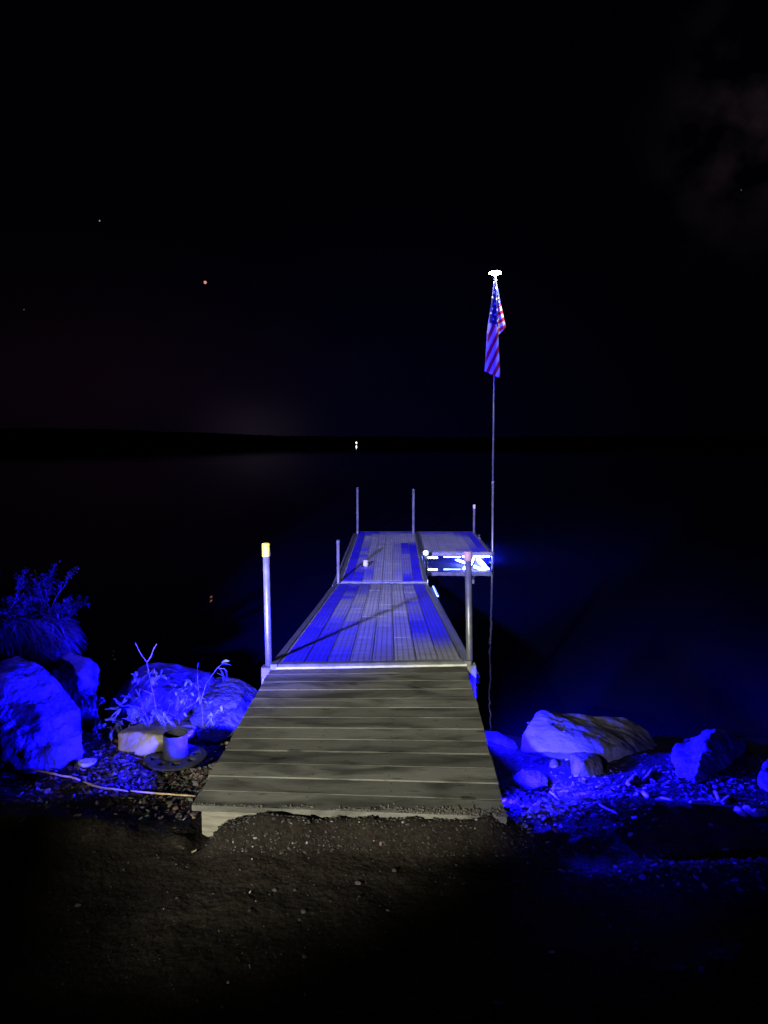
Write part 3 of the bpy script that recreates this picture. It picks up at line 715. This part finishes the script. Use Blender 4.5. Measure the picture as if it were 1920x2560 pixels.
# ------------------------------------------------------------------ pipe stand
bp_ = onz(439.5, 1896, .455)
ps = empty('pipe_stand', bp_, 'short upright steel pipe on a dark round base with holes, left of the ramp', 'pipe stand')
def base_plate():
    bm = bmesh.new(); n = 64; holes = 8
    rs = [.062, .085, .128, .157]
    c = bp_+Z*.012
    def ringv(r, z): return [bm.verts.new(c+Vector((math.cos(2*PI*k/n)*r, math.sin(2*PI*k/n)*r, z))) for k in range(n)]
    top = [ringv(r, 0.004 if 0 < i < 3 else .0) for i, r in enumerate(rs)]
    bot = [ringv(r, -.010) for r in rs]
    def hole(i, k): return i == 1 and (k % 8) in (1, 2, 3, 4)
    for i in range(3):
        for k in range(n):
            if hole(i, k): 
                for (a, b) in ((k, (k+1) % n),):
                    bm.faces.new((top[1][a], top[1][b], bot[1][b], bot[1][a])); bm.faces.new((top[2][b], top[2][a], bot[2][a], bot[2][b]))
                if not hole(i, k-1): bm.faces.new((top[1][k], bot[1][k], bot[2][k], top[2][k]))
                if not hole(i, k+1): q = (k+1) % n; bm.faces.new((top[2][q], bot[2][q], bot[1][q], top[1][q]))
                continue
            q = (k+1) % n
            bm.faces.new((top[i][k], top[i+1][k], top[i+1][q], top[i][q])); bm.faces.new((bot[i][q], bot[i+1][q], bot[i+1][k], bot[i][k]))
    for k in range(n):
        q = (k+1) % n
        bm.faces.new((top[3][k], bot[3][k], bot[3][q], top[3][q])); bm.faces.new((top[0][q], bot[0][q], bot[0][k], top[0][k]))
    bmesh.ops.recalc_face_normals(bm, faces=bm.faces)
    return bm
fin('base_plate', base_plate(), M['black_iron'], ps)
bm = bmesh.new(); n = 40; hh = .135; r0, r1 = .0625, .056
rr = [[bm.verts.new(bp_+Vector((math.cos(2*PI*k/n)*r, math.sin(2*PI*k/n)*r, z))) for k in range(n)] for r, z in ((r0+.006, .008), (r0, .016), (r0, hh), (r1, hh), (r1, .0))]
for a, b in zip(rr, rr[1:]):
    for k in range(n): f = bm.faces.new((a[k], a[(k+1) % n], b[(k+1) % n], b[k])); f.smooth = True
bmesh.ops.recalc_face_normals(bm, faces=bm.faces)
o = fin('pipe', bm, M['steel'], ps)
md = o.modifiers.new('e', 'EDGE_SPLIT'); md.split_angle = math.radians(40)
# ------------------------------------------------------------------ reeds and sticks
def gz(px, py, dz=.0):
    z = .46
    for _ in range(12):
        p = onz(px, py, z); z = z*.5+(gh(p.x, p.y)+dz)*.5
    return onz(px, py, z)
def stick(name, pts, r, m, label, cat, group=None, dz=.012, n=7):
    P = [gz(x, y, dz) for x, y in pts]
    out = []
    for a, b in zip(P, P[1:]):
        for k in range(4): out.append(lerp(a, b, k/4))
    out.append(P[-1])
    out = [p+Vector((random.uniform(-1, 1), random.uniform(-1, 1), random.uniform(-1, 1)))*r*.35 for p in out]
    rad = [r*random.uniform(.85, 1.12) for _ in out]; rad[-1] *= .6; rad[0] *= .7
    bm = bmesh.new(); tube(bm, out, rad, n); bmesh.ops.recalc_face_normals(bm, faces=bm.faces)
    o = fin(name, bm, m); c = out[0].copy()
    for v in o.data.vertices: v.co -= c
    o.location = c
    return tag(o, label, cat, group)
GR = 'dry reed stalks in a line on the dirt'
stick('reed_stalk', [(68, 1920), (100, 1928), (136, 1935), (178, 1943), (201, 1951)], .0052, M['reed'], 'thicker tan reed stalk below the largest boulder, left one of the line', 'stalk', GR, .016)
stick('reed_stalk', [(207, 1954), (246, 1968), (320, 1978)], .0044, M['reed'], 'middle tan reed stalk in the line, below the yellow block', 'stalk', GR, .016)
stick('reed_stalk', [(326, 1977), (400, 1984), (489, 1990)], .0042, M['reed'], 'tan reed stalk with its right end touching the ramp', 'stalk', GR, .016)
DG = 'driftwood pieces scattered right of the ramp'
dw = [([(1568, 1962), (1578, 1952), (1592, 1940)], .014, 'thick driftwood stub pointing up right, below the long boulder'),
      ([(1606, 1951), (1622, 1940), (1630, 1925)], .010, 'forked driftwood piece right of the thick stub'),
      ([(1544, 1967), (1566, 1963)], .005, 'short thin twig left of the thick driftwood stub'),
      ([(1590, 1986), (1606, 1980), (1622, 1996)], .011, 'crooked driftwood piece below the thick stub'),
      ([(1648, 1994), (1682, 2003)], .010, 'straight driftwood length below the craggy boulder'),
      ([(1726, 2007), (1770, 2008), (1804, 2012)], .010, 'longest driftwood branch lying below the craggy boulder'),
      ([(1786, 1978), (1800, 2004)], .012, 'upright driftwood stub at the end of the longest branch'),
      ([(1806, 2006), (1832, 1996)], .014, 'broad driftwood chunk right of the longest branch'),
      ([(1840, 2022), (1866, 2036)], .016, 'flat driftwood slab near the right edge, left of its neighbour'),
      ([(1862, 2018), (1890, 2036), (1912, 2030)], .017, 'curved driftwood slab nearest the right edge'),
      ([(1374, 1979), (1388, 1990), (1402, 2004)], .006, 'bent twig right of the blue litter patch'),
      ([(1456, 2010), (1490, 2007), (1520, 2022), (1544, 2034)], .006, 'long arched root below the rounded stone'),
      ([(1424, 2000), (1450, 2006)], .004, 'thin rootlet left of the long arched root'),
      ([(1490, 1968), (1512, 1962)], .005, 'thin twig just below the small rounded stone')]
for pts, r, lab in dw: stick('driftwood', pts, r, M['drift'], lab, 'driftwood', DG, r*.7)
# ------------------------------------------------------------------ plants
def leaf(bm, p, d, L_, w, droop=.3, n=4):
    d = Vector(d).normalized(); s = d.cross(Z)
    if s.length < .05: s = Vector((1, 0, 0))
    s.normalize(); s = (s+Vector((0, 0, random.uniform(-.5, .5)))).normalized()
    prev = None
    for i in range(n+1):
        t = i/n; c = Vector(p)+d*L_*t-Z*droop*L_*t*t
        ww = w*math.sin(PI*min(.98, .08+t*.9))**.8*.5
        a = bm.verts.new(c-s*ww+Z*ww*.3); m_ = bm.verts.new(c); b = bm.verts.new(c+s*ww+Z*ww*.3)
        if prev:
            bm.faces.new((prev[0], prev[1], m_, a)); bm.faces.new((prev[1], prev[2], b, m_))
        prev = (a, m_, b)
def frond(bm, p, d, L_, n=8, w=.05):
    d = Vector(d).normalized(); s = d.cross(Z).normalized()
    for i in range(n):
        t = (i+.6)/n; c = Vector(p)+d*L_*t-Z*.25*L_*t*t
        k = w*(1-t*.75)
        for sg in (-1, 1):
            leaf(bm, c, s*sg+d*.7, k, k*.38, .2, 3)
    leaf(bm, Vector(p)+d*L_*.9-Z*.2*L_, d, w*.5, w*.2, .2, 3)
def stems(lines, rr=.004):
    bm = bmesh.new()
    for ln in lines:
        P = [at(*q) for q in ln]; tube(bm, P, [rr*(1-.6*i/(len(P)-1)) for i in range(len(P))], 6)
    return bm
def rv(s=1): return Vector((random.uniform(-1, 1), random.uniform(-1, 1), random.uniform(-.5, 1)))*s
# tall forked weed
D = 4.25
w1 = empty('forked_weed', at(395, 1800, D), 'tall bare-tipped forked weed in front of the humped boulder', 'weed', 'weeds on the shore')
fin('stems', stems([[(392, 1800, D), (388, 1760, D), (378, 1712, D), (374, 1690, D), (367, 1655, D), (352, 1635, D), (338, 1607, D)], [(368, 1655, D), (378, 1640, D), (384, 1622, D), (392, 1610, D)], [(378, 1712, D), (392, 1690, D), (384, 1672, D-.03)], [(380, 1735, D), (350, 1722, D), (346, 1760, D)]], .0045), M['stem'], w1)
bm = bmesh.new()
for px, py, k in ((340, 1694, 5), (352, 1698, 6), (398, 1692, 6), (378, 1700, 9), (372, 1684, 5), (388, 1678, 4), (384, 1716, 4)):
    for _ in range(k):
        leaf(bm, at(px+random.uniform(-6, 6), py+random.uniform(-5, 5), D+random.uniform(-.05, .05)), rv(), random.uniform(.03, .055), .02)
fin('leaves', bm, M['leaf'], w1)
# silvery mugwort spray
D = 4.1
w2 = empty('silvery_weed', at(380, 1800, D), 'silvery feathery-leaved weed above the yellow sandstone block', 'weed', 'weeds on the shore')
fin('stems', stems([[(372, 1808, D), (366, 1790, D), (345, 1768, D), (318, 1764, D-.02), (300, 1766, D-.03)], [(372, 1808, D), (360, 1775, D), (352, 1748, D)], [(374, 1806, D), (388, 1780, D), (408, 1772, D)], [(340, 1808, D), (310, 1796, D), (285, 1800, D)]], .004), M['stem'], w2)
bm = bmesh.new()
for (px, py, dx, dz, L_) in ((300, 1770, -1, .2, .05), (302, 1766, -.2, 1, .05), (304, 1770, -.6, -.5, .05), (303, 1764, .5, .9, .04), (292, 1795, -.9, .1, .04)):
    for _ in range(2): frond(bm, at(px, py, D-.05), (dx+random.uniform(-.3, .3), random.uniform(-.4, .1), dz), L_*1.5, 8, .036)
fin('pale_leaves', bm, M['fern'], w2)
bm = bmesh.new()
for (px, py, dx, dz, L_) in ((352, 1750, -.8, .5, .1), (352, 1755, -.4, .6, .08), (320, 1766, .2, -.9, .06), (330, 1764, -.1, -1, .07), (345, 1768, .4, -.8, .08), (362, 1775, .4, .5, .1), (380, 1775, .9, -.1, .1), (392, 1778, .7, -.6, .09), (396, 1782, .3, -.9, .08), (376, 1785, 0, -1, .07), (350, 1785, -.3, .5, .08), (372, 1765, .3, .8, .09), (340, 1795, -.5, .6, .07), (310, 1798, -.6, -.4, .06), (300, 1800, .1, -1, .06), (405, 1775, .8, -.8, .06), (330, 1800, .3, .9, .05)):
    for _ in range(2): frond(bm, at(px+random.uniform(-4, 4), py+random.uniform(-4, 4), D+random.uniform(-.06, .04)), (dx+random.uniform(-.3, .3), random.uniform(-.5, .3), dz), L_*1.25, 8, .036)
fin('feathery_leaves', bm, noise_col('grey_green_leaf', (.16, .19, .13), (.3, .34, .25), 20, .75, 0), w2)
# small weed between boulder and block
D = 4.0
w3 = empty('small_weed', at(262, 1870, D), 'small curling weed between the largest boulder and the yellow block', 'weed', 'weeds on the shore')
fin('stems', stems([[(292, 1878, D), (262, 1858, D), (240, 1848, D), (228, 1856, D)], [(278, 1868, D), (278, 1850, D), (281, 1825, D)], [(250, 1850, D), (240, 1825, D), (256, 1810, D)], [(232, 1862, D), (240, 1800, D+.2), (248, 1760, D+.25)]], .004), M['stem'], w3)
bm = bmesh.new()
for px, py, k in ((248, 1812, 5), (262, 1818, 4), (281, 1830, 5), (276, 1842, 4), (230, 1852, 3), (242, 1836, 3), (222, 1778, 3), (288, 1805, 3)):
    for _ in range(k): leaf(bm, at(px+random.uniform(-5, 5), py+random.uniform(-5, 5), D+random.uniform(-.05, .1)), rv(), random.uniform(.03, .05), .018)
for _ in range(4): leaf(bm, at(241, 1874, D-.05), rv(), .035, .04)
fin('leaves', bm, M['leaf'], w3)
D = 4.32
w3 = empty('budding_weed', at(240, 1800, D), 'round-headed weed at the foot of the tall narrow boulder', 'weed', 'weeds on the shore')
fin('stems', stems([[(232, 1815, D), (241, 1780, D), (250, 1758, D)], [(232, 1815, D), (222, 1785, D)]], .004), M['stem'], w3)
bm = bmesh.new()
for px, py, k in ((253, 1752, 16), (223, 1778, 10)):
    for _ in range(k): leaf(bm, at(px+random.uniform(-5, 5), py+random.uniform(-5, 5), D+random.uniform(-.03, .03)), rv(), random.uniform(.018, .03), .02)
fin('leaves', bm, M['leaf'], w3)
# sprig on the smooth boulder
D = 4.55
w4 = empty('leaning_sprig', at(525, 1690, D), 'leaning sprig with drooping leaves on top of the boulders left of the dock post', 'weed', 'weeds on the shore')
fin('stems', stems([[(500, 1760, D-.2), (515, 1710, D), (530, 1688, D), (545, 1668, D), (556, 1660, D)], [(545, 1670, D), (562, 1672, D), (568, 1680, D)], [(500, 1760, D-.2), (494, 1700, D), (494, 1668, D)]], .0032), M['stem'], w4)
bm = bmesh.new()
for px, py, d in ((556, 1660, (1, 0, .1)), (553, 1658, (.9, 0, .5)), (548, 1672, (.6, 0, -.8)), (562, 1674, (.4, 0, -1)), (565, 1676, (.1, 0, -1)), (552, 1678, (.3, 0, -.9)), (540, 1682, (.9, 0, -.3)), (494, 1672, (.1, 0, 1))):
    leaf(bm, at(px, py, D), d, .06, .028)
fin('leaves', bm, M['leaf'], w4)
# scraggly vines over the humped boulder
w5 = empty('creeping_weed', at(450, 1790, 4.4), 'scraggly creeping weed spread over the humped boulder beside the ramp', 'weed', 'weeds on the shore')
L_ = []
for i in range(14):
    x0 = random.uniform(400, 545); y0 = random.uniform(1740, 1830)
    d0 = 4.30-(y0-1760)*.0022; a = random.uniform(-1, 1)
    L_.append([(x0, y0, d0), (x0+a*18, y0-25, d0+.02), (x0+a*40+random.uniform(-10, 10), y0-48, d0+.10)])
L_.append([q[0] for q in sorted(L_)])            # runner along the rock that joins the shoots
fin('stems', stems(L_, .003), M['stem'], w5)
bm = bmesh.new()
for ln in L_:
    for (x, y, d) in ln[1:]:
        for _ in range(2): leaf(bm, at(x+random.uniform(-7, 7), y+random.uniform(-7, 7), d-.03), rv(), random.uniform(.025, .05), .016)
fin('leaves', bm, M['leaf'], w5)
# bush at far left
bs = empty('bush', at(40, 1560, 5.0), 'dim scrubby bush on the dark boulder at the far left', 'bush')
tw = []
def twig(p, d, L_, lvl):
    pts = [p]
    for i in range(4):
        d = (d+Vector((random.uniform(-.3, .3), random.uniform(-.3, .3), random.uniform(-.2, .2)))).normalized(); pts.append(pts[-1]+d*L_/4)
    tw.append((pts, .006/(lvl+1)))
    if lvl < 2:
        for k in (1, 2, 3, 4): twig(pts[k], (d+rv(.9)).normalized(), L_*.5, lvl+1)
for (x, y, tx, ty) in ((-60, 1600, -40, 1450), (-20, 1600, 30, 1440), (20, 1600, 60, 1480), (50, 1600, 110, 1490), (80, 1600, 165, 1475), (100, 1590, 170, 1520), (0, 1590, -10, 1470), (60, 1600, 60, 1450), (120, 1600, 150, 1500), (-50, 1590, 20, 1500)):
    a = at(x, y, 5.15); b = at(tx, ty, 5.0); twig(a, (b-a).normalized(), (b-a).length*.72, 0)
bm = bmesh.new()
for pts, r in tw: tube(bm, pts, [r*(1-.15*i) for i in range(5)], 5, False)
fin('twigs', bm, noise_col('dull_twig', (.03, .028, .026), (.06, .055, .05), 20, .85, 0), bs)
bm = bmesh.new()
for pts, r in tw:
    if r > .0045: continue
    for p in pts[1:]:
        for _ in range(5): leaf(bm, p+rv(.015), rv(), random.uniform(.014, .03), .012, .3, 2)
fin('leaves', bm, noise_col('dull_leaf', (.012, .014, .01), (.035, .037, .028), 20, .8, 0), bs)
gs = empty('grass_tussock', at(60, 1600, 4.95), 'drooping dry grass tussock hanging over the dark boulder below the bush', 'grass tussock')
bm = bmesh.new()
for _ in range(2200):
    px = random.uniform(-80, 165); py = random.uniform(1545, 1605)+abs(px-60)*.05
    d = Vector((random.uniform(.1, 1), random.uniform(-.6, -.05), random.uniform(-.25, .45)))
    leaf(bm, at(px, py, random.uniform(4.86, 5.1)), d, random.uniform(.1, .2), .006, .45, 4)
fin('grass_blades', bm, noise_col('dull_grass', (.035, .035, .03), (.08, .075, .06), 20, .85, 0), gs)
# ------------------------------------------------------------------ litter and pebbles (uncountable)
def chips(name, regions, label_mat, sizes, cols, flat=.5, fn=None):
    bm = bmesh.new()
    for (x0, x1, y0, y1, n) in regions:
        for _ in range(n):
            x = random.gauss((x0+x1)/2, (x1-x0)/3.2); y = random.gauss((y0+y1)/2, (y1-y0)/3.2)
            if ramp_in(x, y): continue
            z = gh(x, y); s = sizes[0]+(sizes[1]*1.4-sizes[0])*random.random()**2.2
            a = random.uniform(0, 2*PI); tl = random.uniform(-flat, flat); t2 = random.uniform(-flat, flat)
            rot = Matrix.Rotation(a, 3, 'Z') @ Matrix.Rotation(tl, 3, 'X') @ Matrix.Rotation(t2, 3, 'Y')
            c = Vector((x, y, z+s*.25))
            k = random.uniform(.35, .8)
            v = [bm.verts.new(c+rot @ Vector(q)) for q in ((-s, 0, 0), (-s*.3, -s*k, s*.12), (s*.6, -s*k*.7, 0), (s, 0, s*.2), (s*.4, s*k, .0), (-s*.5, s*k*.7, s*.15))]
            f = bm.faces.new(v); colour(bm, [f], tuple(q*random.uniform(.7, 1.2) for q in random.choice(cols)))
    o = fin(name, bm, label_mat); return tag(o, kind='stuff')
def ramp_in(x, y):
    if y < ramp[0].y-.02 or y > 4.7: return False
    v = (y-ramp[0].y)/(ramp[2].y-ramp[0].y)
    return lerp(ramp[0].x, ramp[2].x, v)-.0 < x < lerp(ramp[1].x, ramp[3].x, v)+.0
browns = [(.12, .09, .06), (.2, .165, .12), (.07, .055, .04), (.26, .23, .18), (.1, .075, .055), (.05, .04, .03)]
o = chips('leaf_litter', [(-1.5, -.75, 3.3, 4.1, 4500), (-2.2, -1.2, 3.2, 3.7, 500), (.55, 1.05, 3.0, 3.6, 2600), (1.0, 2.6, 3.3, 4.0, 1500), (-1.0, -.6, 3.2, 4.3, 500), (.95, 2.1, 2.48, 2.66, 1500), (-1.2, 1.2, 1.9, 2.9, 40)], M['leaflitter'], (.004, .013), browns, .55)
tag(o, 'brown leaf and bark litter strewn on both sides of the ramp', 'leaf litter')
def pebbles():
    bm = bmesh.new()
    for (x0, x1, y0, y1, n, r0, r1) in ((-1.2, 1.1, 2.0, 2.95, 900, .0015, .005), (-.7, .6, 2.74, 2.93, 1500, .002, .0075), (-1.5, -.8, 3.3, 4.0, 260, .003, .012), (-.6, .9, 1.7, 2.8, 40, .006, .014), (.7, 2.4, 2.2, 3.6, 260, .002, .009)):
        for _ in range(n):
            x = random.uniform(x0, x1); y = random.uniform(y0, y1); r = r0+(r1-r0)*random.random()**2.5
            if ramp_in(x, y): continue
            b2 = bmesh.ops.create_icosphere(bm, subdivisions=1, radius=r, matrix=Matrix.Translation((x, y, gh(x, y)+r*.2)) @ Matrix.Rotation(random.uniform(0, 6), 4, 'Z') @ Matrix.Diagonal((random.uniform(.8, 1.5), random.uniform(.7, 1.1), random.uniform(.5, .8), 1)))
            g = random.uniform(.02, .065) if random.random() < .97 else .22
            colour(bm, {f for v in b2['verts'] for f in v.link_faces}, (g, g*.93, g*.84))
    for f in bm.faces: f.smooth = True
    o = fin('gravel', bm, M['gravel']); tag(o, 'small pebbles and grit scattered over the dirt in front of the ramp', 'gravel', kind='stuff')
pebbles()
def grit():                                       # dirt spilled over the lip of the ramp
    bm = bmesh.new()
    for _ in range(1500):
        u = random.random()**.55 if random.random() < .7 else random.random()
        v = abs(random.gauss(0, .005))*(1 if u < .6 else 2.6)
        if noise.noise(Vector((u*9, v*40, 5))) < -.05 and u < .8: continue
        p = bil(ramp, u, v+.002); r = random.uniform(.0012, .0042)*(1.3 if u > .8 else 1)
        b2 = bmesh.ops.create_icosphere(bm, subdivisions=1, radius=r, matrix=Matrix.Translation(p+Z*(r*.5+.002)))
        g = random.uniform(.04, .14)
        colour(bm, {f for q in b2['verts'] for f in q.link_faces}, (g, g*.9, g*.78))
    o = fin('spilled_dirt', bm, M['gravel']); tag(o, 'dirt crumbs spilled along the front lip of the ramp', 'dirt', kind='stuff')
grit()
# ------------------------------------------------------------------ small things on the lake
p = onz(834, 1181, 0)
rf = empty('swim_raft', p, 'tiny blue-lit raft floating on the open water left of the dock end', 'raft')
bm = bmesh.new(); box(bm, p+Z*.14, (.72, .6, .06)); fin('raft_deck', bm, noise_col('raft_plastic', (.4, .4, .45), (.6, .6, .65), 3, .6, 0), rf)
for s in (-1, 1):
    bm = bmesh.new(); tube(bm, [p+Vector((s*.25, -.3, .05)), p+Vector((s*.25, .3, .05))], .08, 10); fin('pontoon', bm, M['alu_dull'], rf)
# ------------------------------------------------------------------ render settings
S.view_settings.view_transform = 'Standard'; S.view_settings.look = 'None'; S.view_settings.gamma = 1
S.view_settings.exposure = 0; S.view_settings.use_curve_mapping = False
S.cycles.use_denoising = True
S.cycles.caustics_reflective = False; S.cycles.caustics_refractive = False
S.cycles.max_bounces = 6; S.cycles.sample_clamp_indirect = 3
